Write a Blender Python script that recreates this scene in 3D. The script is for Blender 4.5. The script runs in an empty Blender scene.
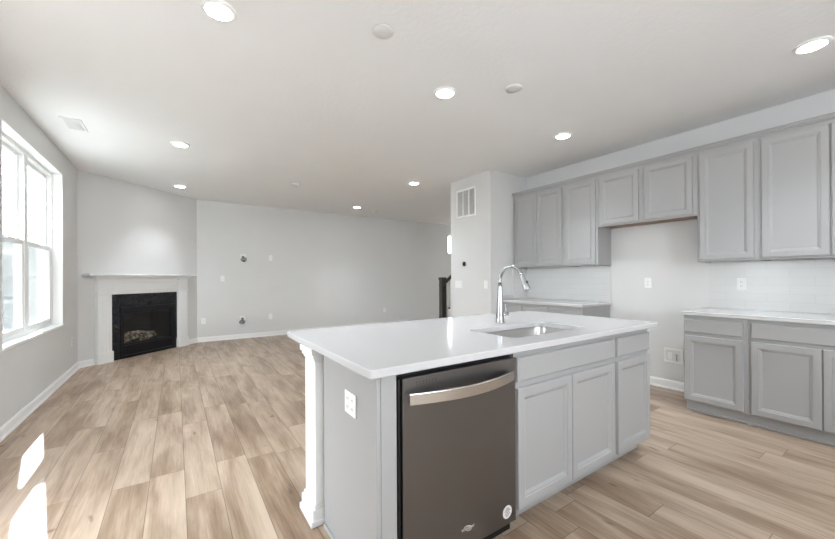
import bpy, bmesh, math, random
from mathutils import Vector, Matrix, Euler

sc = bpy.context.scene
COL = sc.collection
PI = math.pi

# ------------------------------------------------------------------ camera
F_PX, CX, CY = 355.52, 416.38, 276.96
CAM_H = 1.237
YAW, PITCH, ROLL = 0.5950, 0.0013, 0.0054
def make_camera():
    c, s = math.cos(YAW), math.sin(YAW)
    fw = Vector((s, c, 0)); rt = Vector((c, -s, 0)); up = Vector((0, 0, 1))
    cp, sp = math.cos(PITCH), math.sin(PITCH)
    fw, up = fw*cp + up*sp, -fw*sp + up*cp
    cr, sr = math.cos(ROLL), math.sin(ROLL)
    rt, up = rt*cr - up*sr, rt*sr + up*cr
    cam = bpy.data.cameras.new('camera')
    cam.sensor_fit = 'HORIZONTAL'; cam.sensor_width = 36.0
    cam.lens = F_PX/835*36.0
    cam.shift_x = (417.5-CX)/835; cam.shift_y = (CY-269.5)/835
    cam.clip_start = 0.05; cam.clip_end = 200
    o = bpy.data.objects.new('camera', cam); COL.objects.link(o)
    m = Matrix(((rt.x, up.x, -fw.x), (rt.y, up.y, -fw.y), (rt.z, up.z, -fw.z))).to_4x4()
    m.translation = Vector((0, 0, CAM_H))
    o.matrix_world = m
    sc.camera = o
make_camera()

# ------------------------------------------------------------------ light and exposure
SKY_STRENGTH = 5.6
LAMP_STRENGTH = 14.0
LAMP_WATTS = 34.0
REAR_FILL_WATTS = 56.0
sc.view_settings.view_transform = 'Standard'
sc.view_settings.look = 'None'
sc.view_settings.gamma = 1.0
sc.view_settings.use_curve_mapping = False
sc.view_settings.exposure = 1.25
w = bpy.data.worlds.new('sky'); sc.world = w; w.use_nodes = True
bg = w.node_tree.nodes['Background']
bg.inputs[0].default_value = (0.875, 0.945, 1.0, 1); bg.inputs[1].default_value = SKY_STRENGTH
sun = bpy.data.lights.new('sun', 'SUN'); sun.energy = 48.0; sun.angle = math.radians(0.6); sun.color = (.94, .975, 1)
so = bpy.data.objects.new('sun', sun); COL.objects.link(so)
_az = math.radians(12.3); _el = math.atan(0.65)
so.rotation_euler = Vector((math.sin(_az)*math.cos(_el), -math.cos(_az)*math.cos(_el), -math.sin(_el))).to_track_quat('-Z', 'Y').to_euler()
so.location = (-4, 16, 12)
# fill light added behind the camera, tilted up to brighten the ceiling
def area(name, loc, rot, sx, sy, e, col=(1, 1, 1)):
    l = bpy.data.lights.new(name, 'AREA'); l.shape = 'RECTANGLE'; l.size = sx; l.size_y = sy; l.energy = e; l.color = col
    o = bpy.data.objects.new(name, l); COL.objects.link(o); o.location = loc; o.rotation_euler = rot
    return o
area('rear_ceiling_fill', (.8, -2.60, 1.6), (PI/2+1.1, 0, 0), .95, 1.2, REAR_FILL_WATTS, (.90, .955, 1.0))

# ------------------------------------------------------------------ materials
def lin(r, g=None, b=None):
    if g is None: g = b = r
    f = lambda v: (v/255/12.92) if v/255 <= .04045 else ((v/255+.055)/1.055)**2.4
    return (f(r), f(g), f(b), 1)
def nodes(name):
    m = bpy.data.materials.new(name); m.use_nodes = True
    nt = m.node_tree; return m, nt, nt.nodes['Principled BSDF']
def N(nt, t, **kw):
    n = nt.nodes.new(t)
    for k, v in kw.items():
        if k in n.inputs: n.inputs[k].default_value = v
        else: setattr(n, k, v)
    return n
def paint(name, col, rough=.5, spec=.5, bump=0.0, scale=200, var=.02, metallic=0.0, detail=3):
    m, nt, p = nodes(name)
    tc = N(nt, 'ShaderNodeTexCoord')
    no = N(nt, 'ShaderNodeTexNoise', Scale=3.0, Detail=2.0)
    nt.links.new(tc.outputs['Object'], no.inputs['Vector'])
    mx = N(nt, 'ShaderNodeMix', data_type='RGBA')
    mx.inputs[6].default_value = tuple(min(1, c*(1-var)) for c in col[:3])+(1,)
    mx.inputs[7].default_value = tuple(min(1, c*(1+var)) for c in col[:3])+(1,)
    nt.links.new(no.outputs[0], mx.inputs[0]); nt.links.new(mx.outputs[2], p.inputs['Base Color'])
    p.inputs['Roughness'].default_value = rough
    p.inputs['Specular IOR Level'].default_value = spec
    p.inputs['Metallic'].default_value = metallic
    if bump:
        n2 = N(nt, 'ShaderNodeTexNoise', Scale=scale, Detail=detail)
        nt.links.new(tc.outputs['Object'], n2.inputs['Vector'])
        b = N(nt, 'ShaderNodeBump', Strength=bump, Distance=.002)
        nt.links.new(n2.outputs[0], b.inputs['Height']); nt.links.new(b.outputs[0], p.inputs['Normal'])
    return m
M = {}
M['wall'] = paint('wall_paint', (.755, .752, .747, 1), .6, .3, .08, 260)
M['ceiling'] = paint('ceiling_texture_paint', (.93, .93, .925, 1), .9, .1, 1.0, 26, .015, detail=6)
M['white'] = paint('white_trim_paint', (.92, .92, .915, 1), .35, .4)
M['cab'] = paint('grey_cabinet_paint', (.415, .413, .415, 1), .38, .45, .03, 300)
M['quartz'] = paint('white_quartz', (.63, .625, .63, 1), .12, .5, 0, 1, .01)
M['plate'] = paint('white_plastic', (.92, .92, .91, 1), .3, .5)
M['slot'] = paint('dark_slot', (.05, .05, .05, 1), .5)
M['black'] = paint('black_metal', (.010, .010, .012, 1), .45, .3)
M['firebox'] = paint('firebox_lining', (.034, .036, .040, 1), .9, .1)
M['rubber'] = paint('black_rubber', (.01, .01, .01, 1), .5, .4, .4, 60)
M['brownw'] = paint('dark_stained_wood', (.045, .038, .034, 1), .4, .5)
M['natwood'] = paint('natural_wood_underside', (.30, .21, .15, 1), .6)
M['cable'] = paint('grey_cable', (.21, .21, .21, 1), .5)
M['cover'] = paint('ceiling_cover_plastic', (.78, .775, .765, 1), .5)
M['grillegrey'] = paint('grille_grey', (.42, .42, .42, 1), .6)
M['chrome'] = paint('chrome', (.50, .51, .525, 1), .2, .5, 0, 1, .02, 1.0)
M['sinksteel'] = paint('brushed_sink_steel', (.55, .54, .53, 1), .28, .5, 0, 1, .04, 1.0)
M['handle'] = paint('handle_steel', (.70, .69, .68, 1), .25, .5, 0, 1, .02, 1.0)
M['label'] = paint('sticker_white', (.80, .76, .74, 1), .5)
M['ink'] = paint('grey_ink', (.18, .18, .18, 1), .5)
M['badge'] = paint('pale_badge_ink', (.62, .60, .59, 1), .4)
M['ember'] = paint('ember_bed', (.05, .045, .04, 1), .9, .2, 1.0, 90)
M['siding'] = paint('pale_siding', (.62, .62, .61, 1), .7, .2)
M['shingle'] = paint('roof_shingles', (.30, .30, .31, 1), .9, .1, .6, 40, .15)
M['lawn'] = paint('dry_lawn', (.11, .112, .112, 1), .95, .1, .5, 30, .2)

def mat_emit(name, col, st):
    m, nt, p = nodes(name)
    p.inputs['Base Color'].default_value = (.9, .9, .9, 1)
    p.inputs['Emission Color'].default_value = col; p.inputs['Emission Strength'].default_value = st
    return m
M['lens'] = mat_emit('lamp_lens', (1, .985, .96, 1), LAMP_STRENGTH)

def mat_glass():
    m = bpy.data.materials.new('window_glass'); m.use_nodes = True; nt = m.node_tree
    for n in list(nt.nodes): nt.nodes.remove(n)
    o = N(nt, 'ShaderNodeOutputMaterial'); t = N(nt, 'ShaderNodeBsdfTransparent'); t.inputs[0].default_value = (.95, .97, .965, 1)
    g = N(nt, 'ShaderNodeBsdfGlossy', Roughness=.02)
    ge = N(nt, 'ShaderNodeNewGeometry'); io = N(nt, 'ShaderNodeMapRange'); io.inputs['To Min'].default_value = 1.45; io.inputs['To Max'].default_value = 1/1.45
    nt.links.new(ge.outputs['Backfacing'], io.inputs[0])
    fr = N(nt, 'ShaderNodeFresnel'); nt.links.new(io.outputs[0], fr.inputs['IOR']); mx = N(nt, 'ShaderNodeMixShader')
    nt.links.new(fr.outputs[0], mx.inputs[0]); nt.links.new(t.outputs[0], mx.inputs[1]); nt.links.new(g.outputs[0], mx.inputs[2])
    nt.links.new(mx.outputs[0], o.inputs[0]); return m
M['glass'] = mat_glass()

def mat_screen():
    m = bpy.data.materials.new('insect_mesh'); m.use_nodes = True; nt = m.node_tree
    for n in list(nt.nodes): nt.nodes.remove(n)
    o = N(nt, 'ShaderNodeOutputMaterial'); t = N(nt, 'ShaderNodeBsdfTransparent'); d = N(nt, 'ShaderNodeBsdfDiffuse')
    d.inputs[0].default_value = (.25, .25, .25, 1)
    mx = N(nt, 'ShaderNodeMixShader'); mx.inputs[0].default_value = .5
    nt.links.new(t.outputs[0], mx.inputs[1]); nt.links.new(d.outputs[0], mx.inputs[2]); nt.links.new(mx.outputs[0], o.inputs[0]); return m
M['screen'] = mat_screen()

def mat_floor():
    m, nt, p = nodes('oak_plank_floor'); L = nt.links.new
    tc = N(nt, 'ShaderNodeTexCoord'); sp = N(nt, 'ShaderNodeSeparateXYZ'); L(tc.outputs['Object'], sp.inputs[0])
    def mth(op, a, b=None, c=None):
        n = N(nt, 'ShaderNodeMath', operation=op)
        for i, v in enumerate((a, b, c)):
            if v is None: continue
            if isinstance(v, (int, float)): n.inputs[i].default_value = v
            else: L(v, n.inputs[i])
        return n.outputs[0]
    W, LEN = .1785, 1.22
    xs = mth('DIVIDE', mth('ADD', sp.outputs[0], -.042 + 10*W), W)
    row = mth('FLOOR', xs); fx = mth('FRACT', xs)
    wn = N(nt, 'ShaderNodeTexWhiteNoise', noise_dimensions='1D'); L(row, wn.inputs['W'])
    ys = mth('ADD', mth('DIVIDE', sp.outputs[1], LEN), mth('MULTIPLY', wn.outputs[0], 7.31))
    col = mth('FLOOR', ys); fy = mth('FRACT', ys)
    cb = N(nt, 'ShaderNodeCombineXYZ'); L(row, cb.inputs[0]); L(col, cb.inputs[1])
    w2 = N(nt, 'ShaderNodeTexWhiteNoise', noise_dimensions='2D'); L(cb.outputs[0], w2.inputs['Vector'])
    # grain coordinates: stretched along the plank, shifted per plank
    gx = mth('ADD', mth('MULTIPLY', sp.outputs[0], 1.0), mth('MULTIPLY', w2.outputs[0], 37.0))
    gy = mth('ADD', sp.outputs[1], mth('MULTIPLY', w2.outputs[0], 91.0))
    gc = N(nt, 'ShaderNodeCombineXYZ'); L(gx, gc.inputs[0]); L(gy, gc.inputs[1])
    def noise(sx, sy, scale, det, rough=.55, dist=0.0):
        mp = N(nt, 'ShaderNodeMapping'); mp.inputs['Scale'].default_value = (sx, sy, 1); L(gc.outputs[0], mp.inputs[0])
        n = N(nt, 'ShaderNodeTexNoise', Scale=scale, Detail=det, Roughness=rough, Distortion=dist); L(mp.outputs[0], n.inputs['Vector']); return n.outputs[0]
    fine = noise(16, .7, 5, 6, .65, .3)
    broad = noise(4.2, .62, 2.2, 4, .55, .35)
    tone = w2.outputs[0]
    v = mth('ADD', mth('MULTIPLY', tone, .15), mth('ADD', mth('MULTIPLY', broad, .80), mth('MULTIPLY_ADD', fine, .36, .11)))
    rp = N(nt, 'ShaderNodeValToRGB'); cr = rp.color_ramp
    cr.elements[0].position = .46; cr.elements[0].color = (.165, .108, .072, 1)
    cr.elements[1].position = 1.14; cr.elements[1].color = (.57, .457, .36, 1)
    e = cr.elements.new(.66); e.color = (.31, .220, .154, 1)
    e = cr.elements.new(.82); e.color = (.45, .347, .263, 1)
    cr.elements[-1].position = 1.0
    L(mth('MULTIPLY', v, 1.0), rp.inputs[0])
    # knots
    kn = noise(5, 2.2, 2.6, 1, .4, .2)
    kmask = N(nt, 'ShaderNodeValToRGB'); kmask.color_ramp.elements[0].position = .74; kmask.color_ramp.elements[0].color = (1, 1, 1, 1)
    kmask.color_ramp.elements[1].position = .80; kmask.color_ramp.elements[1].color = (.42, .36, .32, 1); L(kn, kmask.inputs[0])
    # seams
    dx = mth('MULTIPLY', mth('MINIMUM', fx, mth('SUBTRACT', 1.0, fx)), W)
    dy = mth('MULTIPLY', mth('MINIMUM', fy, mth('SUBTRACT', 1.0, fy)), LEN)
    dm = mth('MINIMUM', dx, dy)
    sr = N(nt, 'ShaderNodeMapRange'); sr.inputs['From Min'].default_value = .0004; sr.inputs['From Max'].default_value = .0028
    sr.inputs['To Min'].default_value = .42; sr.inputs['To Max'].default_value = 1.0; L(dm, sr.inputs[0])
    m1 = N(nt, 'ShaderNodeMix', data_type='RGBA', blend_type='MULTIPLY'); m1.inputs[0].default_value = .8
    L(rp.outputs[0], m1.inputs[6]); L(kmask.outputs[0], m1.inputs[7])
    m2 = N(nt, 'ShaderNodeMix', data_type='RGBA', blend_type='MULTIPLY'); m2.inputs[0].default_value = 1
    L(m1.outputs[2], m2.inputs[6]); L(sr.outputs[0], m2.inputs[7])
    L(m2.outputs[2], p.inputs['Base Color'])
    p.inputs['Roughness'].default_value = .34; p.inputs['Specular IOR Level'].default_value = .28
    bp = N(nt, 'ShaderNodeBump', Strength=.12, Distance=.002); L(mth('ADD', fine, mth('MULTIPLY', sr.outputs[0], 1.5)), bp.inputs['Height']); L(bp.outputs[0], p.inputs['Normal'])
    return m
M['floor'] = mat_floor()

def mat_tile(axis):
    m, nt, p = nodes('white_subway_tile_'+axis); L = nt.links.new
    tc = N(nt, 'ShaderNodeTexCoord'); sp = N(nt, 'ShaderNodeSeparateXYZ'); cb = N(nt, 'ShaderNodeCombineXYZ')
    L(tc.outputs['Object'], sp.inputs[0]); L(sp.outputs[1 if axis == 'y' else 0], cb.inputs[0]); L(sp.outputs[2], cb.inputs[1])
    b = N(nt, 'ShaderNodeTexBrick', Scale=1.0); b.inputs['Color1'].default_value = (.76, .755, .745, 1); b.inputs['Color2'].default_value = (.78, .775, .765, 1)
    b.inputs['Mortar'].default_value = (.70, .695, .685, 1); b.inputs['Mortar Size'].default_value = .0018
    b.inputs['Brick Width'].default_value = .30; b.inputs['Row Height'].default_value = .0765; b.inputs['Mortar Smooth'].default_value = .2
    L(cb.outputs[0], b.inputs['Vector']); L(b.outputs[0], p.inputs['Base Color'])
    bp = N(nt, 'ShaderNodeBump', Strength=.10, Distance=.001, invert=True); L(b.outputs['Fac'], bp.inputs['Height']); L(bp.outputs[0], p.inputs['Normal'])
    p.inputs['Roughness'].default_value = .2; return m
M['tile_y'] = mat_tile('y'); M['tile_x'] = mat_tile('x')

def mat_granite():
    m, nt, p = nodes('black_granite'); L = nt.links.new
    tc = N(nt, 'ShaderNodeTexCoord'); n = N(nt, 'ShaderNodeTexNoise', Scale=60, Detail=6, Roughness=.7); L(tc.outputs['Object'], n.inputs['Vector'])
    r = N(nt, 'ShaderNodeValToRGB'); r.color_ramp.elements[0].position = .45; r.color_ramp.elements[0].color = (.006, .007, .009, 1)
    r.color_ramp.elements[1].position = .75; r.color_ramp.elements[1].color = (.055, .06, .068, 1); L(n.outputs[0], r.inputs[0]); L(r.outputs[0], p.inputs['Base Color'])
    p.inputs['Roughness'].default_value = .18; return m
M['granite'] = mat_granite()

def mat_steel():
    m, nt, p = nodes('dark_stainless_steel'); L = nt.links.new
    tc = N(nt, 'ShaderNodeTexCoord'); mp = N(nt, 'ShaderNodeMapping'); mp.inputs['Scale'].default_value = (2, 2, 300); L(tc.outputs['Object'], mp.inputs[0])
    n = N(nt, 'ShaderNodeTexNoise', Scale=3, Detail=3); L(mp.outputs[0], n.inputs['Vector'])
    mr = N(nt, 'ShaderNodeMapRange'); mr.inputs['To Min'].default_value = .27; mr.inputs['To Max'].default_value = .40; L(n.outputs[0], mr.inputs[0]); L(mr.outputs[0], p.inputs['Roughness'])
    p.inputs['Base Color'].default_value = (.245, .243, .250, 1); p.inputs['Metallic'].default_value = 1.0
    return m
M['steel'] = mat_steel()

def mat_log():
    m, nt, p = nodes('ceramic_log'); L = nt.links.new
    tc = N(nt, 'ShaderNodeTexCoord'); n = N(nt, 'ShaderNodeTexNoise', Scale=18, Detail=5); L(tc.outputs['Object'], n.inputs['Vector'])
    r = N(nt, 'ShaderNodeValToRGB'); r.color_ramp.elements[0].position = .4; r.color_ramp.elements[0].color = (.09, .06, .045, 1)
    r.color_ramp.elements[1].position = .62; r.color_ramp.elements[1].color = (.62, .50, .42, 1); L(n.outputs[0], r.inputs[0]); L(r.outputs[0], p.inputs['Base Color'])
    b = N(nt, 'ShaderNodeBump', Strength=.8, Distance=.01); L(n.outputs[0], b.inputs['Height']); L(b.outputs[0], p.inputs['Normal'])
    p.inputs['Roughness'].default_value = .9; return m
M['log'] = mat_log()

# ------------------------------------------------------------------ building helpers
class MB:
    """collects shapes for ONE mesh"""
    def __init__(s): s.bm = bmesh.new()
    def box(s, x0, x1, y0, y1, z0, z1):
        v = [s.bm.verts.new((x, y, z)) for x in (x0, x1) for y in (y0, y1) for z in (z0, z1)]
        for f in ((0, 1, 3, 2), (4, 6, 7, 5), (0, 4, 5, 1), (2, 3, 7, 6), (0, 2, 6, 4), (1, 5, 7, 3)):
            s.bm.faces.new([v[i] for i in f])
        return s
    def rings(s, rings, cap0=False, cap1=False, closed=False, smooth=False):
        vs = [[s.bm.verts.new(p) for p in r] for r in rings]; n = len(rings[0])
        pairs = list(zip(vs[:-1], vs[1:])) + ([(vs[-1], vs[0])] if closed else [])
        for a, b in pairs:
            for i in range(n):
                f = s.bm.faces.new((a[i], a[(i+1) % n], b[(i+1) % n], b[i])); f.smooth = smooth
        if cap0: s.bm.faces.new(list(reversed(vs[0])))
        if cap1: s.bm.faces.new(vs[-1])
        return s
    def lathe(s, prof, c=(0, 0, 0), axis='z', n=24, smooth=True, cap0=True, cap1=True):
        R = []
        for r, t in prof:
            ring = []
            for i in range(n):
                a = 2*PI*i/n; u, v = r*math.cos(a), r*math.sin(a)
                p = {'z': (u, v, t), 'x': (t, u, v), 'y': (v, t, u)}[axis]
                ring.append((c[0]+p[0], c[1]+p[1], c[2]+p[2]))
            R.append(ring)
        return s.rings(R, cap0, cap1, smooth=smooth)
    def tube(s, pts, rad, n=12, smooth=True):
        pts = [Vector(p) for p in pts]; R = []; ref = None
        for i, p in enumerate(pts):
            t = (pts[min(i+1, len(pts)-1)]-pts[max(i-1, 0)]).normalized()
            if ref is None: ref = t.orthogonal().normalized()
            ref = (ref - t*ref.dot(t)).normalized(); b = t.cross(ref)
            r = rad[i] if isinstance(rad, (list, tuple)) else rad
            R.append([p+ref*r*math.cos(2*PI*k/n)+b*r*math.sin(2*PI*k/n) for k in range(n)])
        return s.rings(R, True, True, smooth=smooth)
    def build(s, name, mat, parent=None, bevel=0, loc=None, seg=2, mats=None):
        bmesh.ops.recalc_face_normals(s.bm, faces=s.bm.faces)
        me = bpy.data.meshes.new(name); s.bm.to_mesh(me); s.bm.free()
        me.materials.append(mat)
        o = bpy.data.objects.new(name, me); COL.objects.link(o)
        if parent: o.parent = parent
        if loc: o.location = loc
        if bevel:
            b = o.modifiers.new('bevel', 'BEVEL'); b.width = bevel; b.segments = seg; b.limit_method = 'ANGLE'; b.angle_limit = math.radians(40)
        return o
def box(name, mat, b, parent=None, bevel=0, **k): return MB().box(*b).build(name, mat, parent, bevel, **k)
def thing(name, label, cat, loc=(0, 0, 0), rz=0, group=None):
    o = bpy.data.objects.new(name, None); COL.objects.link(o); o.empty_display_size = .1
    o.location = loc; o.rotation_euler = (0, 0, rz); o['label'] = label; o['category'] = cat
    if group: o['group'] = group
    return o
def tag(o, label, cat, group=None):
    o['label'] = label; o['category'] = cat
    if group: o['group'] = group
    return o
def struct(o): o['kind'] = 'structure'; return o
def dup(root, loc, label, rz=None):
    r = root.copy(); COL.objects.link(r); r.location = loc; r['label'] = label
    if rz is not None: r.rotation_euler = (0, 0, rz)
    for ch in list(root.children):
        c = ch.copy(); COL.objects.link(c); c.parent = r
        for g in list(ch.children):
            d = g.copy(); COL.objects.link(d); d.parent = c
    return r
def rrect(x0, x1, y0, y1, r, z, n=6):
    P = []
    for cx, cy, a0 in ((x1-r, y1-r, 0), (x0+r, y1-r, PI/2), (x0+r, y0+r, PI), (x1-r, y0+r, 3*PI/2)):
        for i in range(n+1):
            a = a0+PI/2*i/n; P.append((cx+r*math.cos(a), cy+r*math.sin(a), z))
    return P
def text_mesh(name, body, size, mat, parent, loc, rot):
    cu = bpy.data.curves.new(name, 'FONT'); cu.body = body; cu.size = size; cu.extrude = .0003; cu.align_x = 'CENTER'; cu.align_y = 'CENTER'
    t = bpy.data.objects.new(name+'_tmp', cu); COL.objects.link(t); bpy.context.view_layer.update()
    me = bpy.data.meshes.new_from_object(t.evaluated_get(bpy.context.evaluated_depsgraph_get()))
    bpy.data.objects.remove(t)
    me.materials.clear(); me.materials.append(mat)
    o = bpy.data.objects.new(name, me); COL.objects.link(o); o.parent = parent; o.location = loc; o.rotation_euler = rot
    return o

# ------------------------------------------------------------------ the room
XL, YB, H, XW = -1.1313, 8.0855, 2.769, 4.495
XP, YP, YP2 = 3.7176, 3.597, 4.482
XE, YR = 8.6, -2.6
WT = .17
WY0, WY1, WZ0, WZ1 = 4.14, 5.945, .690, 2.505
struct(box('floor', M['floor'], (XL-.2, XE+.2, YR-.2, YB+.2, -.06, 0)))
struct(box('ceiling', M['ceiling'], (XL-.2, XE+.2, YR-.2, YB+.2, H, H+.1)))
m = MB()
for b in ((YR-.2, 1.85, 0, H), (1.85, 2.45, 2.2, H), (2.45, WY0, 0, H), (WY1, YB+.2, 0, H), (WY0, WY1, 0, WZ0), (WY0, WY1, WZ1, H)): m.box(XL-WT, XL, *b)  # includes an unseen floor-level opening, added and placed for light from the left
struct(m.build('wall_left', M['wall']))
BX0, BX1, BZ0, BZ1 = 6.60, 7.25, 1.915, 2.485       # small high window on the back wall
m = MB()
for b in ((XL-.2, BX0, 0, H), (BX1, XE+.2, 0, H), (BX0, BX1, 0, BZ0), (BX0, BX1, BZ1, H)): m.box(b[0], b[1], YB, YB+WT, b[2], b[3])
struct(m.build('wall_back', M['wall']))
struct(box('wall_right', M['wall'], (XW, XW+.15, YR-.2, YP, 0, H)))
struct(box('wall_pantry', M['wall'], (XP, XE, YP, YP2, 0, H)))
m = MB()
for b in ((YP2, 4.95, 0, H), (5.6, YB+.2, 0, H), (4.95, 5.6, 2.1, H)): m.box(XE, XE+.15, *b)  # hidden opening added to brighten the far right of the room
struct(m.build('wall_stair', M['wall']))
m = MB()                                             # unseen rear wall, with an unglazed opening added to let light in
m.box(XL-.2, .30, YR-.15, YR, 0, H).box(1.30, XW+.15, YR-.15, YR, 0, H).box(.30, 1.30, YR-.15, YR, 2.27, H).box(.30, 1.30, YR-.15, YR, 0, .93)
struct(m.build('wall_rear', M['wall']))
# diagonal fireplace wall
FP0 = Vector((XL, 6.728, 0)); FP1 = Vector((.339, YB, 0)); FD = (FP1-FP0); FL = FD.length; FA = math.atan2(FD.y, FD.x)
m = MB().box(-.0, .56, 0, .10, 0, H).box(1.49, FL, 0, .10, 0, H).box(.56, 1.49, 0, .10, .80, H)
fw = struct(m.build('wall_fireplace', M['wall'])); fw.location = FP0; fw.rotation_euler = (0, 0, FA)

def baseboard(name, a, b, side):
    """a,b: ends on the wall line; side +1/-1 selects which side the room is on"""
    a = Vector(a); b = Vector(b); d = (b-a); L = d.length
    prof = [(0, 0), (.024, 0), (.024, .012), (.015, .022), (.015, .074), (.011, .082), (.011, .088), (.006, .094), (0, .094)]
    R = [[(x, -side*p[0]*-1, p[1]) for p in prof] for x in (0, L)]
    o = MB().rings(R, True, True).build(name, M['white'])
    o.location = (a.x, a.y, 0); o.rotation_euler = (0, 0, math.atan2(d.y, d.x)); return struct(o)
baseboard('baseboard_left', (XL, YR), (XL, 6.728), -1)
baseboard('baseboard_back', (.339, YB), (5.2, YB), -1)
fpt = lambda s: (FP0.x+FD.x/FL*s, FP0.y+FD.y/FL*s)
baseboard('baseboard_fireplace_left', (XL, 6.728), fpt(.20), -1)
baseboard('baseboard_fireplace_right', fpt(1.745), (.339, YB), -1)
baseboard('baseboard_right', (XW, 2.30), (XW, 1.335), -1)
baseboard('baseboard_pantry', (XP, YP2), (XP, YP), -1)

# window_1: twin double-hung unit in the left wall
def window_left():
    fx0, fx1 = XL-.165, XL-.085
    m = MB(); t = .045; ym = (WY0+WY1)/2
    m.box(fx0, fx1, WY0, WY0+t, WZ0, WZ1).box(fx0, fx1, WY1-t, WY1, WZ0, WZ1).box(fx0, fx1, WY0+t, WY1-t, WZ0, WZ0+t).box(fx0, fx1, WY0+t, WY1-t, WZ1-t, WZ1)
    m.box(fx0, fx1, ym-.045, ym+.045, WZ0+t, WZ1-t)
    fr = struct(m.build('window_1', M['white'], bevel=.004))
    mid = 1.60
    for a, b in ((WY0+t, ym-.045), (ym+.045, WY1-t)):
        for up in (0, 1):
            z0, z1 = (WZ0+t, mid+.022) if not up else (mid-.022, WZ1-t)
            x0 = XL-.122 if not up else XL-.156; x1 = x0+.032; s = .045
            sm = MB().box(x0, x1, a+.001, a+s, z0, z1).box(x0, x1, b-s, b-.001, z0, z1).box(x0, x1, a+s, b-s, z0, z0+s).box(x0, x1, a+s, b-s, z1-s, z1)
            so_ = sm.build('sash', M['white'], fr, .004)
            box('pane', M['glass'], (x0+.012, x0+.016, a+s, b-s, z0+s, z1-s), so_)
            if not up:
                box('insect_screen', M['screen'], (XL-.158, XL-.157, a+.002, b-.002, z0, z1-.03), fr)
                lk = box('sash_lock', M['white'], (x1, x1+.014, (a+b)/2-.03, (a+b)/2+.03, z1-.018, z1-.004), so_, .003)
    box('window_sill', M['white'], (XL-.0845, XL+.012, WY0+.0005, WY1-.0005, WZ0-.016, WZ0+.008), fr, .004)
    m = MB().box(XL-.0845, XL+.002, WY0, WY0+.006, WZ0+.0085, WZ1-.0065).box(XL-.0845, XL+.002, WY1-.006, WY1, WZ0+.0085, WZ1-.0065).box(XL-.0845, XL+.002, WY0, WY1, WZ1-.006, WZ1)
    m.build('lit_jamb_return', M['white'], fr)  # white colour stands in for window light falling on the returns
    return fr
window_left()
def window_back():
    t = .04; m = MB(); y0, y1 = YB+.06, YB+.12
    m.box(BX0, BX0+t, y0, y1, BZ0, BZ1).box(BX1-t, BX1, y0, y1, BZ0, BZ1).box(BX0+t, BX1-t, y0, y1, BZ0, BZ0+t).box(BX0+t, BX1-t, y0, y1, BZ1-t, BZ1)
    fr = struct(m.build('window_2', M['white'], bevel=.004))
    box('pane', M['glass'], (BX0+t, BX1-t, y0+.02, y0+.024, BZ0+t, BZ1-t), fr)
window_back()

# outside
o = struct(box('ground', M['lawn'], (-60, 40, -40, 60, -.4, -.3)))
def house():
    r = thing('neighbor_house', 'pale sided house with grey shingle roof seen through the left window', 'house', (-6.0, 14.0, -.3))
    m = MB()
    for k in range(17):                                  # lap siding boards
        z = k*.16; m.rings([[(x, 0, z), (x, -.02, z), (x, -.004, z+.16), (x, 0, z+.16)] for x in (-5, 3.6)], True, True)
    m.box(-5, 3.6, 0, 8, 0, 2.72)
    m.build('siding_wall', M['siding'], r)
    m = MB(); m.rings([[(-5.4, -.4, 2.72), (4.0, -.4, 2.72), (4.0, 8.4, 2.72), (-5.4, 8.4, 2.72)], [(-5.4, -.4, 2.88), (4.0, -.4, 2.88), (4.0, 8.4, 2.88), (-5.4, 8.4, 2.88)],
                       [(-1.2, 3.9, 4.85), (2.6, 3.9, 4.85), (2.6, 4.1, 4.85), (-1.2, 4.1, 4.85)]], True, True)
    m.build('roof', M['shingle'], r)
    wf = MB().box(1.5, 2.5, -.06, -.021, .9, 2.3).build('window_frame', M['white'], r)
    box('pane', M['grillegrey'], (1.58, 2.42, -.066, -.0605, .98, 2.22), wf)
house()

# ------------------------------------------------------------------ cabinets
def door_mesh(x0, x1, z0, z1, th=.02, fr=.056):
    R = []
    for ins, y in ((0, 0), (0, -th+.003), (.003, -th), (fr-.012, -th), (fr-.009, -th+.005), (fr-.003, -th+.006), (fr+.010, -th+.015)):
        R.append([(x0+ins, y, z0+ins), (x1-ins, y, z0+ins), (x1-ins, y, z1-ins), (x0+ins, y, z1-ins)])
    return MB().rings(R, True, True)
def slab_front(x0, x1, z0, z1, th=.02):
    R = []
    for ins, y in ((0, 0), (0, -th+.006), (.004, -th+.002), (.009, -th)):
        R.append([(x0+ins, y, z0+ins), (x1-ins, y, z0+ins), (x1-ins, y, z1-ins), (x0+ins, y, z1-ins)])
    return MB().rings(R, True, True)
CT_B = .882
def base_cabinet(name, label, loc, rz, w, depth, doors, drawers, toe=.06, group=None, shoe=True):
    r = thing(name, label, 'cabinet', loc, rz, group)
    m = MB(); t = .018; D = depth; z0 = .10; z1 = CT_B-.0005
    m.box(.0005, t, .02, D, z0, z1).box(w-t, w-.0005, .02, D, z0, z1).box(t, w-t, .02, D, z0, z0+t).box(t, w-t, D-t, D, z0+t, z1)
    # face frame
    m.box(.0005, .04, 0, .02, z0, z1).box(w-.04, w-.0005, 0, .02, z0, z1).box(.04, w-.04, 0, .02, z0, z0+.04).box(.04, w-.04, 0, .02, z1-.04, z1).box(.04, w-.04, 0, .02, .685, .74)
    if len(doors) == 2: m.box((doors[0][1]+doors[1][0])/2-.025, (doors[0][1]+doors[1][0])/2+.025, 0, .02, z0+.04, .685)
    m.box(.0005, w-.0005, toe, toe+.018, .0, z0)
    m.build('carcass', M['cab'], r)
    for a, b in doors: door_mesh(a, b, .113, .697).build('door', M['cab'], r)
    for a, b in drawers: slab_front(a, b, .727, .846).build('drawer_front', M['cab'], r)
    if shoe: box('shoe_molding', M['cab'], (.0005, w-.0005, toe-.014, toe, 0, .02), r, .005)
    return r
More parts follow.
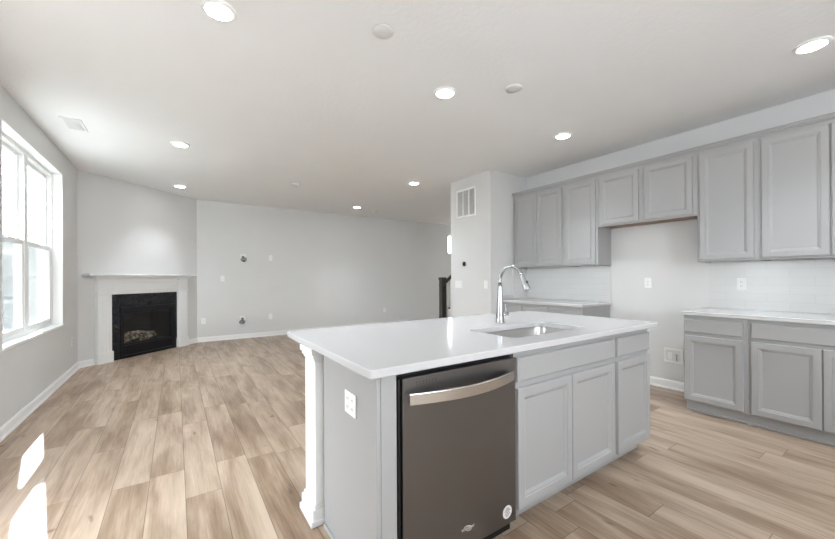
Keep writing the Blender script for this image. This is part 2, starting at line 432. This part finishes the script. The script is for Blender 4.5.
def upper_cabinet(label, y_left, w, doors, z0, group='grey upper wall cabinets', under=None, name='upper_cabinet', ztop=2.44):
    r = thing(name, label, 'cabinet', (XW-.305, y_left, z0), -PI/2, group)
    hh = ztop-z0
    m = MB().box(.0005, w-.0005, 0, .304, .012, hh)
    m.box(.0005, w-.0005, 0, .02, 0, .012).box(.0005, .018, .02, .304, 0, .012).box(w-.018, w-.0005, .02, .304, 0, .012)
    m.build('carcass', M['cab'], r, .001)
    for a, b in doors: door_mesh(a, b, .022, hh-.035).build('door', M['cab'], r)
    if under: box('underside_panel', M['natwood'], (.019, w-.019, .021, .303, .006, .0119), r)
    return r
U0 = 3.585
upper_cabinet('pair of tall grey cabinet doors beside the pantry wall, leftmost upper unit', U0, U0-2.752, ((.035, .417), (.422, .806)), 1.372)
upper_cabinet('single-door grey upper cabinet left of the short refrigerator-space cabinet', 2.752, 2.752-2.305, ((.022, .423),), 1.372)
upper_cabinet('short double-door grey cabinet high above the empty refrigerator space', 2.305, 2.305-1.326, ((.030, .456), (.515, .944)), 1.823, under=True)
upper_cabinet('single-door grey upper cabinet right of the refrigerator space', 1.326, 1.326-.890, ((.022, .410),), 1.372)
upper_cabinet('wide grey upper cabinet at the right edge of the picture', .890, .84, ((.024, .408), (.420, .812)), 1.372)
# crown along all uppers
prof = [(0, 2.4402), (-.010, 2.4402), (-.010, 2.448), (-.022, 2.458), (-.022, 2.466), (-.030, 2.472), (-.030, 2.480), (.304, 2.480), (.304, 2.4402)]
R = [[(XW-.305+a, y, z) for a, z in prof] for y in (U0+.008, .05)]
tag(MB().rings(R, True, True).build('crown_molding', M['cab']), 'thin grey crown strip running along the tops of the upper cabinets', 'molding')
XF = XW-.61
bg_ = 'grey base cabinets along the right wall'
base_cabinet('base_cabinet', 'narrow grey base cabinet with one drawer and one door beside the water box', (XF, 1.337, 0), -PI/2, 1.337-.895, .608, ((.010, .414),), ((.010, .414),), group=bg_)
base_cabinet('base_cabinet', 'wide grey base cabinet with one long drawer front at the right edge', (XF, .895, 0), -PI/2, .83, .608, ((.024, .407), (.414, .806)), ((.024, .806),), group=bg_)
base_cabinet('base_cabinet', 'narrow grey base cabinet beside the empty refrigerator space, behind the island sink', (XF, 2.770, 0), -PI/2, 2.770-2.325, .608, ((.022, .423),), ((.022, .423),), group=bg_)
base_cabinet('base_cabinet', 'wide grey base cabinet against the pantry wall, behind the faucet', (XF, 3.590, 0), -PI/2, 3.590-2.770, .608, ((.022, .405), (.415, .798)), ((.022, .405), (.415, .798)), group=bg_)
def slab(x0, x1, y0, y1, r=.006, z0=CT_B, z1=.914, hole=None):
    e = .003; m = MB()
    R = [rrect(x0, x1, y0, y1, r, z0+e), rrect(x0, x1, y0, y1, r, z1-e), rrect(x0+e, x1-e, y0+e, y1-e, r, z1)]
    if hole:
        hx0, hx1, hy0, hy1, hr = hole
        R += [rrect(hx0-e, hx1+e, hy0-e, hy1+e, hr, z1), rrect(hx0, hx1, hy0, hy1, hr, z1-e), rrect(hx0, hx1, hy0, hy1, hr, z0), rrect(x0+e, x1-e, y0+e, y1-e, r, z0)]
        return m.rings(R, closed=True)
    R = [rrect(x0+e, x1-e, y0+e, y1-e, r, z0)] + R
    return m.rings(R, True, True)
tag(slab(XW-.650, XW-.0005, .04, 1.346).build('countertop', M['quartz']), 'white stone countertop on the base cabinets at the right edge', 'countertop')
lc = tag(slab(XW-.650, XW-.0005, 2.300, YP-.0005).build('countertop', M['quartz']), 'white stone countertop by the pantry wall, behind the faucet', 'countertop')
box('side_splash', M['quartz'], (XW-.62, XW-.33, YP-.020, YP-.001, .9142, .965), lc, .002)
tag(box('tile_backsplash', M['tile_y'], (XW-.009, XW-.0005, .05, 1.326, .9145, 1.3715)), 'white subway tile backsplash above the counter at the right edge', 'backsplash')
tb = tag(box('tile_backsplash', M['tile_y'], (XW-.009, XW-.0005, 2.310, YP-.0005, .9145, 1.3715)), 'white subway tile backsplash above the counter by the pantry wall', 'backsplash')
box('return_tiles', M['tile_x'], (XW-.318, XW-.0095, YP-.009, YP-.0005, .9145, 1.3715), tb)

# ------------------------------------------------------------------ island
YI = 1.163                                            # face of the island cabinets (doors stand .02 proud)
base_cabinet('sink_base_cabinet', 'wide grey island cabinet under the sink with false front and two doors', (1.350, YI, 0), 0, .935, .585, ((.012, .456), (.462, .918)), ((.012, .914),), toe=.075, shoe=False)
base_cabinet('island_cabinet', 'narrow grey island end cabinet with one drawer and one door', (2.285, YI, 0), 0, .462, .585, ((.020, .452),), ((.024, .452),), toe=.075, shoe=False)
ep = thing('island_end_panel', 'grey painted panel closing the dishwasher end of the island', 'panel', (.590, YI-.022, 0))
box('panel', M['cab'], (.022, .036, .050, .598, 0, CT_B-.0005), ep)
box('corner_stile', M['cab'], (.006, .0225, 0, .049, 0, CT_B-.0005), ep, .002)
box('front_filler', M['cab'], (.0235, .090, 0, .019, 0, CT_B-.0005), ep, .002)
box('inner_side', M['cab'], (.072, .088, .020, .598, 0, CT_B-.0005), ep)
box('shoe_molding', M['cab'], (.0105, .0215, .050, .588, 0, .022), ep, .005)
# white corner post with cap and base
ps = thing('island_post', 'white painted square post with cap and base under the island overhang', 'post', (.573, 1.752, 0))
px1, py1 = .165, .166
box('shaft', M['white'], (0, px1, 0, py1, .105, .818), ps, .004)
def stack(levels):
    m = MB()
    for e, z0, z1 in levels: m.box(-e, px1+.0, -e*.4, py1+e, z0, z1)
    return m
stack(((.006, .818, .832), (.013, .8322, .852), (.022, .8522, CT_B-.0005))).build('capital', M['white'], ps, .004)
stack(((.026, 0, .032), (.017, .0322, .086), (.008, .0862, .105))).build('plinth', M['white'], ps, .005)
struct(box('wall_island', M['wall'], (.7435, 2.750, 1.758, 1.915, 0, CT_B-.0005)))
HX0, HX1, HY0, HY1 = 1.475, 2.172, 1.262, 1.632
tag(slab(.5556, 2.7937, 1.1112, 2.2221, .014, hole=(HX0, HX1, HY0, HY1, .055)).build('island_countertop', M['quartz']), 'large white stone island countertop with a sink cutout', 'countertop')
def sink():
    r = thing('undermount_sink', 'rectangular stainless steel sink set under the island countertop', 'sink', (0, 0, 0))
    z = CT_B-.001
    def rr(i, zz, rad): return rrect(HX0-i, HX1+i, HY0-i, HY1+i, rad, zz)
    R = [rr(.018, z, .06), rr(.003, z, .06), rr(.001, z-.006, .058), rr(-.006, .745, .058), rr(-.016, .712, .06), rr(-.045, .700, .06), rr(-.12, .697, .05)]
    m = MB(); m.rings(R, False, True, smooth=True); m.build('bowl', M['sinksteel'], r)
    cx, cy = (HX0+HX1)/2, HY0+.20
    MB().lathe([(.055, .6975), (.055, .701), (.045, .703), (.040, .700), (.012, .699), (.0, .702)], (cx, cy, 0), cap0=True, cap1=False).build('drain', M['chrome'], r)
    r.location = (cx, cy, .69)
    for c in r.children: c.location = (-cx, -cy, -.69)
sink()
def faucet():
    x, y, z = 1.885, 1.738, .9145
    r = thing('kitchen_faucet', 'chrome gooseneck pull-down faucet standing behind the island sink', 'faucet', (x, y, z))
    MB().lathe([(.031, 0), (.031, .006), (.028, .010), (.026, .05), (.0235, .12), (.018, .20), (.0150, .25), (.0140, .275)]).build('body', M['chrome'], r)
    pts = [(0, 0, .270), (0, 0, .292)]; R0 = .098; cz = .296
    for k in range(0, 17):
        a = PI - k*math.radians(160)/16
        pts.append((0, -R0-R0*math.cos(a), cz+R0*math.sin(a)))
    MB().tube(pts, .0118, 14).build('spout', M['chrome'], r)
    e = Vector(pts[-1]); d = (Vector(pts[-1])-Vector(pts[-2])).normalized()
    P = [e+d*t for t in (-.004, .0, .012, .02, .06, .098, .104)]
    hd = MB().tube(P, [.0130, .0155, .0165, .0165, .0205, .0245, .0220], 16).build('spray_head', M['chrome'], r)
    q = e+d*.055
    MB().box(q.x-.006, q.x+.006, q.y-.0225, q.y-.016, q.z-.018, q.z+.018).build('spray_button', M['black'], hd, .003)
    MB().tube([(.015, 0, .058), (.052, 0, .058), (.072, 0, .058), (.075, 0, .058)], [.0145, .0145, .0165, .012], 14).build('valve', M['chrome'], r)
    MB().tube([(.060, 0, .066), (.061, .002, .085), (.062, .006, .128), (.0625, .007, .132)], [.005, .0042, .0035, .002], 10).build('lever', M['chrome'], r)
faucet()

# dishwasher
def dishwasher():
    x0, x1 = .7065, 1.3395
    w = x1-x0
    r = thing('dishwasher', 'dark stainless dishwasher built into the island, with a curved bar handle', 'dishwasher', (x0, YI-.022, 0))
    box('tub', M['rubber'], (-.022, w+.006, .045, .58, .01, .872), r)
    box('gasket', M['rubber'], (-.014, -.002, .012, .044, .10, .850), r, .003)
    box('toe_panel', M['black'], (.004, w-.004, .090, .0445+.06, .0, .078), r)
    m = MB(); th = .044
    R = []
    for ins, y in ((.0, th), (0, .004), (.0012, .0012), (.004, 0)):
        R.append([(ins, y, .079+ins), (w-ins, y, .079+ins), (w-ins, y, .853-ins), (ins, y, .853-ins)])
    dr = m.rings(R, True, True).build('door', M['steel'], r)
    # bowed bar handle
    n = 24; R = []
    for k in range(n+1):
        t = k/n; xx = .020+(w-.052)*t; b = .012+.052*math.sin(PI*t)
        th2 = .010
        R.append([(xx, -b, .7535), (xx, -b-th2*.4, .7520), (xx, -b-th2, .7550), (xx, -b-th2, .797), (xx, -b-th2*.4, .800), (xx, -b, .7985)])
    hn = MB().rings(R, True, True).build('handle', M['handle'], r, .0015)
    for xx in (.022, w-.056): box('handle_mount', M['handle'], (xx, xx+.022, -.013, .0005, .760, .792), r, .002)
    m = MB()
    for k in range(7):
        xx = .066+k*.0150; m.lathe([(.0030, -.0006), (.0030, .0002)], (xx, 0, .830), 'y', 10)
        m.box(xx-.0035, xx+.0035, -.0005, .0002, .8205, .8230)
    m.build('control_marks', M['slot'], dr)
    # maker's badge: a swoosh ring with the name across it
    bx, bz = .325, .163
    m = MB(); R = []
    for k in range(21):
        a = math.radians(-150+k*15); t = abs(k-10)/10; wd = .0030*(1-t*.75)
        R.append([(bx+.022*math.cos(a+.5), -.0006, bz+.0115*math.sin(a)+s_*wd) for s_ in (-1, 1)])
    vs = [[m.bm.verts.new(p) for p in q] for q in R]
    for a, b in zip(vs[:-1], vs[1:]): m.bm.faces.new((a[0], a[1], b[1], b[0]))
    m.build('badge_ring', M['badge'], dr)
    text_mesh('badge_text', 'Whirlpool', .017, M['badge'], dr, (bx, -.0008, bz), (PI/2, 0, 0))
    sx, sz = .571, .140
    st = MB().lathe([(.030, -.0008), (.030, .0001)], (sx, 0, sz), 'y', 32).build('round_sticker', M['label'], dr)
    m = MB()
    for k, (dz, hw) in enumerate(((.017, .009), (.011, .016), (.005, .019), (-.001, .014), (-.007, .019), (-.013, .015), (-.019, .008))):
        m.box(sx-hw, sx+hw, -.0012, -.0008, sz+dz-.0012, sz+dz+.0012)
    m.build('sticker_print', M['ink'], st)
dishwasher()

# ------------------------------------------------------------------ fireplace
def fireplace():
    rot = FA
    mt = thing('fireplace_mantel', 'white wooden mantel surround on the angled corner wall', 'mantel', FP0, rot)
    mt.location = (FP0.x, FP0.y, 0)
    D = .075
    def prof_shelf(x0, x1, y, z0, z1): return MB().box(x0, x1, -y, -.001, z0, z1)
    prof_shelf(.050, 1.872, .150, 1.283, 1.312).build('shelf', M['white'], mt, .006)
    m = MB()
    for e, z0, z1 in ((.112, 1.2605, 1.2825), (.095, 1.240, 1.2603)): m.box(.213-(e-D), 1.732+(e-D), -e, -.001, z0, z1)
    m.build('bed_molding', M['white'], mt, .006)
    box('frieze', M['white'], (.401, 1.5915, -D+.022, -.001, 1.004, 1.2398), mt)
    x0, x1, z0, z1 = .44, 1.55, 1.055, 1.205
    m = MB(); y = -D+.0218; e = -D+.004; t = .026
    m.box(x0, x1, e, y, z0, z0+t).box(x0, x1, e, y, z1-t, z1).box(x0, x0+t, e, y, z0+t, z1-t).box(x1-t, x1, e, y, z0+t, z1-t)
    m.build('frieze_molding', M['white'], mt, .004)
    for a, b in ((.213, .4005), (1.5395, 1.727)):
        m = MB(); wd = b-a; R = []
        m.box(a, b, -D+.006, -.001, .165, 1.0295).box(a, b, -D+.006, -.001, 1.0297, 1.2398)
        for k in range(4):                               # raised reeds between the flutes
            xa = a+.014+k*(wd-.028+.012)/4; m.box(xa, xa+(wd-.028+.012)/4-.012, -D, -D+.006, .185, 1.000)
        pl = m.build('pilaster', M['white'], mt, .003)
        box('plinth_block', M['white'], (a-.012, b+.012, -D-.012, -.001, 0, .1645), pl, .006)
        box('capital_band', M['white'], (a-.008, b+.008, -D-.010, -.001, 1.020, 1.040), pl, .004)
    fi = thing('gas_fireplace', 'black gas fireplace with granite surround and logs behind glass', 'fireplace', (FP0.x, FP0.y, 0), rot)
    a, b = .553, 1.497
    m = MB().box(.402, a, -.022, -.001, 0, 1.0035).box(b, 1.5905, -.022, -.001, 0, 1.0035).box(a, b, -.022, -.001, .797, 1.0035)
    m.build('granite_surround', M['granite'], fi, .001)
    # metal face
    m = MB()
    m.box(a+.001, a+.050, -.034, .030, .001, .796).box(b-.050, b-.001, -.034, .030, .001, .796).box(a+.050, b-.050, -.034, .030, .735, .796).box(a+.050, b-.050, -.034, .030, .001, .045)
    m.build('face_frame', M['black'], fi, .004)
    m = MB(); m.box(a+.051, b-.051, -.012, .028, .0455, .195)
    for k in range(4): m.box(a+.070, b-.070, -.018, -.012, .064+k*.032, .076+k*.032)
    m.build('lower_louver', M['black'], fi, .002)
    m = MB().box(a+.051, a+.075, .0, .020, .196, .734).box(b-.075, b-.051, .0, .020, .196, .734).box(a+.075, b-.075, .0, .020, .700, .734).box(a+.075, b-.075, .0, .020, .196, .222)
    m.build('glass_frame', M['black'], fi, .003)
    box('glass_front', M['glass'], (a+.075, b-.075, .008, .012, .222, .700), fi)
    m = MB(); x0, x1, y1, z0, z1 = a+.055, b-.055, .46, .198, .74
    m.box(x0, x1, .10, y1, z0-.02, z0).box(x0, x1, .10, y1, z1, z1+.02).box(x0, x1, y1, y1+.02, z0-.02, z1+.02).box(x0-.02, x0, .03, y1, z0-.02, z1+.02).box(x1, x1+.02, .03, y1, z0-.02, z1+.02).box(x0, x1, .031, .10, z0-.02, z0).box(x0, x1, .031, .10, z1, z1+.02)
    m.build('firebox', M['firebox'], fi)
    m = MB(); rnd = random.Random(3)
    for k in range(70):
        u, v = rnd.uniform(x0+.05, x1-.05), rnd.uniform(.06, .40); s_ = rnd.uniform(.010, .024)
        m.lathe([(s_*.5, 0), (s_, s_*.5), (s_*.6, s_*1.1)], (u, v, z0+.0005), n=7)
    m.build('ember_bed', M['ember'], fi)['kind'] = 'stuff'
    def log(p, q, r0, r1, seed):
        rr = random.Random(seed); p = Vector(p); q = Vector(q); pts = []; rad = []
        for k in range(9):
            t = k/8; pts.append(p.lerp(q, t)+Vector((0, 0, rr.uniform(-.006, .006)))); rad.append((r0+(r1-r0)*t)*rr.uniform(.86, 1.1)*(0.8 if k in (0, 8) else 1))
        MB().tube(pts, rad, 10).build('log', M['log'], fi)
    log((.68, .30, .262), (1.34, .33, .268), .050, .042, 1)
    log((.70, .13, .248), (1.02, .24, .275), .040, .034, 2)
    log((.98, .10, .246), (1.32, .22, .262), .040, .032, 3)
    log((.92, .30, .345), (1.22, .09, .315), .036, .028, 4)
    log((.74, .20, .320), (1.00, .31, .345), .030, .026, 5)
fireplace()

# ------------------------------------------------------------------ wall plates and boxes
ROT = {'left': PI/2, 'back': 0, 'right': -PI/2, 'pantry': -PI/2, 'islend': -PI/2}
# local frame of every plate: x right, -y out of the wall, origin at its centre
outlet_proto = None
def outlet(label, loc, rz, group='white double outlets'):
    global outlet_proto
    if outlet_proto is not None: return dup(outlet_proto, loc, label, rz)
    r = thing('wall_outlet', label, 'outlet', loc, rz, group)
    box('cover_plate', M['plate'], (-.036, .036, -.006, -.0005, -.058, .058), r, .003)
    for dz in (-.0195, .0195):
        s_ = MB().lathe([(.0165, -.0085), (.0165, -.006)], (0, 0, dz), 'y', 18).build('receptacle', M['plate'], r)
        m = MB()
        for dx in (-.006, .006): m.box(dx-.001, dx+.001, -.0092, -.0084, dz-.003, dz+.006)
        m.lathe([(.0022, -.0092), (.0022, -.0084)], (0, 0, dz-.008), 'y', 8)
        m.build('slots', M['slot'], s_)
    outlet_proto = r; return r
def plate(name, label, loc, rz, cat, gangs=0, w=.072, h=.116, group=None):
    r = thing(name, label, cat, loc, rz, group)
    box('cover_plate', M['plate'], (-w/2, w/2, -.006, -.0005, -h/2, h/2), r, .003)
    for k in range(gangs):
        cx = (k-(gangs-1)/2)*.046; box('rocker', M['plate'], (cx-.0165, cx+.0165, -.0095, -.0062, -.033, .033), r, .002)
    return r
LW = -PI/2+PI
outlet('white outlet on the left wall between the window and fireplace', (XL, 6.376, .418), PI/2)
outlet('white outlet low on the far wall, nearest the fireplace', (.445, YB, .408), 0)
outlet('white outlet at mid height on the far wall, right of the mantel shelf', (.776, YB, 1.236), 0)
outlet('white outlet low on the far wall, right of the lower cable coil', (1.682, YB, .415), 0)
outlet('small white outlet low on the far wall toward the staircase', (4.47, YB, .398), 0)
outlet('white outlet on the bare wall of the empty refrigerator space', (XW, 1.892, 1.159), -PI/2)
outlet('white outlet on the tile backsplash at the right', (XW-.0095, 1.073, 1.157), -PI/2)
plate('blank_plate', 'blank white wall plate high on the far wall, right of the upper cable coil', (1.688, YB, 1.672), 0, 'wall plate')
op = plate('island_outlet', 'white outlet on the grey end panel of the island', (.6115, 1.400, .706), -PI/2, 'outlet', 0, .115, .096)
for dx in (-.023, .023):
    for dz in (-.018, .018):
        q = MB().lathe([(.0150, -.0075), (.0150, -.006)], (dx, 0, dz), 'y', 16).build('receptacle', M['plate'], op)
        m = MB()
        for ddx in (-.005, .005): m.box(dx+ddx-.0008, dx+ddx+.0008, -.0080, -.0074, dz-.003, dz+.005)
        m.build('slots', M['slot'], q)
plate('light_switch', 'wide white switch plate on the pantry wall below the round thermostat', (XP, 4.313-.02, 1.125), -PI/2, 'light switch', 3, .165)
plate('light_switch', 'narrow white switch plate at the pantry wall corner nearest the faucet', (XP, 3.697, 1.128), -PI/2, 'light switch', 1)
def cable(label, loc, seed, plate_up):
    r = thing('cable_box', label, 'cable', loc, 0, 'low-voltage cable boxes')
    box('cover_plate', M['plate'], (-.055, .055, -.006, -.0005, -.02+plate_up, .09+plate_up), r, .003)
    box('opening', M['slot'], (-.02, .02, -.0068, -.0062, .01+plate_up, .05+plate_up), r)
    rnd = random.Random(seed)
    for k in range(4):
        R = .022+rnd.uniform(0, .020); cx, cz = rnd.uniform(-.02, .02), -.005+rnd.uniform(-.012, .012)
        pts = [(rnd.uniform(-.01, .01), -.007, .03+plate_up)]
        n = 26; ph = rnd.uniform(0, 6)
        for i in range(n):
            a = ph+i*(2*PI*1.3)/n
            pts.append((cx+R*math.cos(a), -.016-.010*k-.006*math.sin(a*2), cz+R*.9*math.sin(a)))
        MB().tube(pts, .0052, 7).build('coiled_cable', M['cable'], r)
    return r
cable('coiled grey cable hanging from the upper white box on the far wall', (1.151, YB, 1.635), 2, .01)
cable('coiled grey cable hanging from the lower white box near the far baseboard', (1.136, YB, .345), 5, .03)
def waterbox():
    r = thing('water_supply_box', 'white recessed water supply box low in the refrigerator space', 'supply box', (XW, 1.643, .366), -PI/2)
    w_, h_ = .180, .160; f = .022
    m = MB().box(-w_/2, w_/2, -.008, -.0005, h_/2-f, h_/2).box(-w_/2, w_/2, -.008, -.0005, -h_/2, -h_/2+f).box(-w_/2, -w_/2+f, -.008, -.0005, -h_/2+f, h_/2-f).box(w_/2-f, w_/2, -.008, -.0005, -h_/2+f, h_/2-f)
    m.build('frame', M['plate'], r, .003)
    box('recess', M['cover'], (-w_/2+f, w_/2-f, -.0012, -.0006, -h_/2+f, h_/2-f), r)
    MB().tube([(.03, -.003, -.055), (.03, -.003, .0), (.03, -.003, .012)], [.006, .006, .007], 10).build('valve', M['chrome'], r)
    box('valve_handle', M['grillegrey'], (.014, .046, -.008, -.004, .012, .020), r, .002)
    box('outlet_insert', M['plate'], (-.055, -.015, -.004, -.0013, -.045, .035), r, .002)
waterbox()
def thermostat():
    r = thing('thermostat', 'round dark thermostat on the pantry wall under the vent grille', 'thermostat', (XP, 4.134, 1.441), -PI/2)
    MB().lathe([(.046, -.0005), (.046, -.004), (.044, -.005)], axis='y', n=32).build('back_plate', M['plate'], r)
    MB().lathe([(.041, -.0052), (.042, -.012), (.042, -.024), (.040, -.028)], axis='y', n=32).build('ring', M['handle'], r)
    MB().lathe([(.037, -.0282), (.034, -.0300), (.002, -.0308)], axis='y', n=32).build('screen', M['black'], r)
thermostat()
def return_grille():
    r = thing('return_air_grille', 'white louvered return air grille high on the pantry wall', 'vent', (XP, 4.113, 2.385), -PI/2)
    w_, h_, f = .430, .440, .026
    m = MB().box(-w_/2, w_/2, -.012, -.0005, h_/2-f, h_/2).box(-w_/2, w_/2, -.012, -.0005, -h_/2, -h_/2+f)
    for x in (-w_/2, -w_/6-.006+f/4, w_/6-f/2, w_/2-f): m.box(x, x+(f if abs(abs(x+f/2)-w_/2+f/2) < .02 else .016), -.012, -.0005, -h_/2+f, h_/2-f)
    m.build('frame', M['plate'], r, .002)
    box('dark_backing', M['grillegrey'], (-w_/2+f, w_/2-f, -.0012, -.0006, -h_/2+f, h_/2-f), r)
    m = MB(); n = 26
    for k in range(n):
        z = -h_/2+f+(k+.5)*(h_-2*f)/n
        m.rings([[(x, -.010, z-.004), (x, -.009, z-.0048), (x, -.002, z+.0035), (x, -.003, z+.0045)] for x in (-w_/2+f, w_/2-f)], True, True)
    m.build('louvers', M['plate'], r)
return_grille()

# ------------------------------------------------------------------ ceiling fixtures
def downlight(label, loc):
    r = thing('ceiling_light', label, 'ceiling light', loc, 0, 'recessed round ceiling lights')
    MB().lathe([(.092, 0), (.092, -.004), (.086, -.010), (.072, -.013), (.070, -.010), (.070, -.002)], n=40, cap0=False, cap1=False).build('trim_ring', M['white'], r)
    MB().lathe([(.0695, -.0105), (.050, -.0112), (.001, -.0115)], n=40).build('lens', M['lens'], r)
    l = bpy.data.lights.new('lamp_beam', 'SPOT'); l.energy = LAMP_WATTS; l.spot_size = math.radians(98); l.spot_blend = 1.0; l.shadow_soft_size = .06; l.color = (.89, .955, 1)
    lo = bpy.data.objects.new('lamp_beam', l); COL.objects.link(lo); lo.parent = r; lo.location = (0, 0, -.03)
    return r
dl = downlight('round ceiling light nearest the viewer, at the top left of the picture', (.21, 2.305, H-.0003))
for (x, y), lab in (((1.855, 2.302), 'round ceiling light above the island, between the two blank cover discs'),
                    ((3.487, 2.298), 'round ceiling light in front of the upper cabinets left of the refrigerator space'),
                    ((3.512, .477), 'round ceiling light at the right edge of the picture'),
                    ((.050, 4.85), 'round ceiling light left of centre, nearest the left wall vent'),
                    ((.064, 7.05), 'round ceiling light in front of the fireplace corner'),
                    ((3.207, 4.79), 'round ceiling light left of the pantry wall grille'),
                    ((3.256, 7.09), 'farthest round ceiling light, close to the far wall')):
    dup(dl, (x, y, H-.0003), lab)
def disc(label, loc, r0):
    o = MB().lathe([(r0, 0), (r0, -.006), (r0-.004, -.010), (r0*.3, -.012), (.001, -.012)], n=36).build('ceiling_cover', M['cover'])
    o.location = loc; return tag(o, label, 'cover disc', 'blank ceiling cover discs')
disc('flat blank cover disc on the ceiling near the top centre of the picture', (1.072, 1.939, H-.0003), .066)
disc('flat blank cover disc on the ceiling right of the island light', (2.278, 1.938, H-.0003), .066)
def smoke(label, loc):
    r = thing('smoke_detector', label, 'smoke detector', loc, 0, 'ceiling smoke detectors')
    MB().lathe([(.066, 0), (.066, -.014), (.058, -.022)], n=32).build('base', M['cover'], r)
    MB().lathe([(.057, -.0222), (.050, -.032), (.020, -.036), (.001, -.036)], n=32).build('cap', M['cover'], r)
    return r
sd = smoke('small round smoke detector on the living room ceiling, midway to the far wall', (1.627, 5.888, H-.0003))
dup(sd, (3.78, 7.308, H-.0003), 'small round smoke detector beside the farthest ceiling light')
def register(label, loc, lx, ly):
    r = thing('ceiling_vent', label, 'vent', loc, 0, 'ceiling air registers')
    f = .022
    m = MB().box(-lx/2, lx/2, -ly/2, -ly/2+f, -.008, 0).box(-lx/2, lx/2, ly/2-f, ly/2, -.008, 0).box(-lx/2, -lx/2+f, -ly/2+f, ly/2-f, -.008, 0).box(lx/2-f, lx/2, -ly/2+f, ly/2-f, -.008, 0)
    m.build('frame', M['white'], r, .002)
    box('backing', M['grillegrey'], (-lx/2+f, lx/2-f, -ly/2+f, ly/2-f, -.0015, 0), r)
    m = MB()
    n = 12; long_y = ly > lx
    a = (lx if long_y else ly)-2*f
    for k in range(n):
        t = -a/2+(k+.5)*a/n
        if long_y: m.box(t-.0035, t+.0035, -ly/2+f, ly/2-f, -.007, -.0016)
        else: m.box(-lx/2+f, lx/2-f, t-.0035, t+.0035, -.007, -.0016)
    m.build('slats', M['white'], r)
register('white ceiling air register close above the left window', (-.826, 4.80, H-.0003), .16, .34)
register('white ceiling air register against the far wall', (.763, 7.93, H-.0003), .36, .14)

# ------------------------------------------------------------------ staircase behind the pantry
def staircase():
    X, Y = 4.185, 5.30
    r = thing('staircase', 'dark newel post and handrail with white balusters behind the pantry wall', 'staircase', (X, Y, 0))
    m = MB().box(-.048, .048, -.048, .048, 0, 1.185)
    nw = m.build('newel_post', M['brownw'], r, .004)
    box('newel_cap', M['brownw'], (-.058, .058, -.058, .058, 1.1855, 1.236), nw, .010)
    box('newel_collar', M['brownw'], (-.053, .053, -.053, .053, 1.080, 1.100), nw, .004)
    rise, run, n = .19, .245, 13
    for k in range(n):
        b = MB().box(.30+k*run, .30+(k+1)*run, .03, .80, 0, (k+1)*rise-.03) if k < 9 else None
        if b is None: break
        st = b.build('step', M['white'], r)
        box('tread', M['brownw'], (.30+k*run-.02, .30+(k+1)*run-.0005, -.03, .80, (k+1)*rise-.0295, (k+1)*rise), st, .006)
    sl = rise/run
    m = MB(); x0, x1 = .046, 2.15
    m.rings([[(x, y, 1.100+(x-.05)*sl+z) for y, z in ((-.03, 0), (.03, 0), (.034, .03), (.022, .062), (-.022, .062), (-.034, .03))] for x in (x0, x1)], True, True)
    m.build('handrail', M['brownw'], r, .004)
    for k in range(18):
        x = .10+k*.118
        z0 = 0.0005 if x < .264 else (math.floor((x+.018-.28)/run)+1)*rise+.0005
        box('baluster', M['white'], (x-.016, x+.016, -.016, .016, z0, 1.099+(x-.066)*sl), r)
staircase()
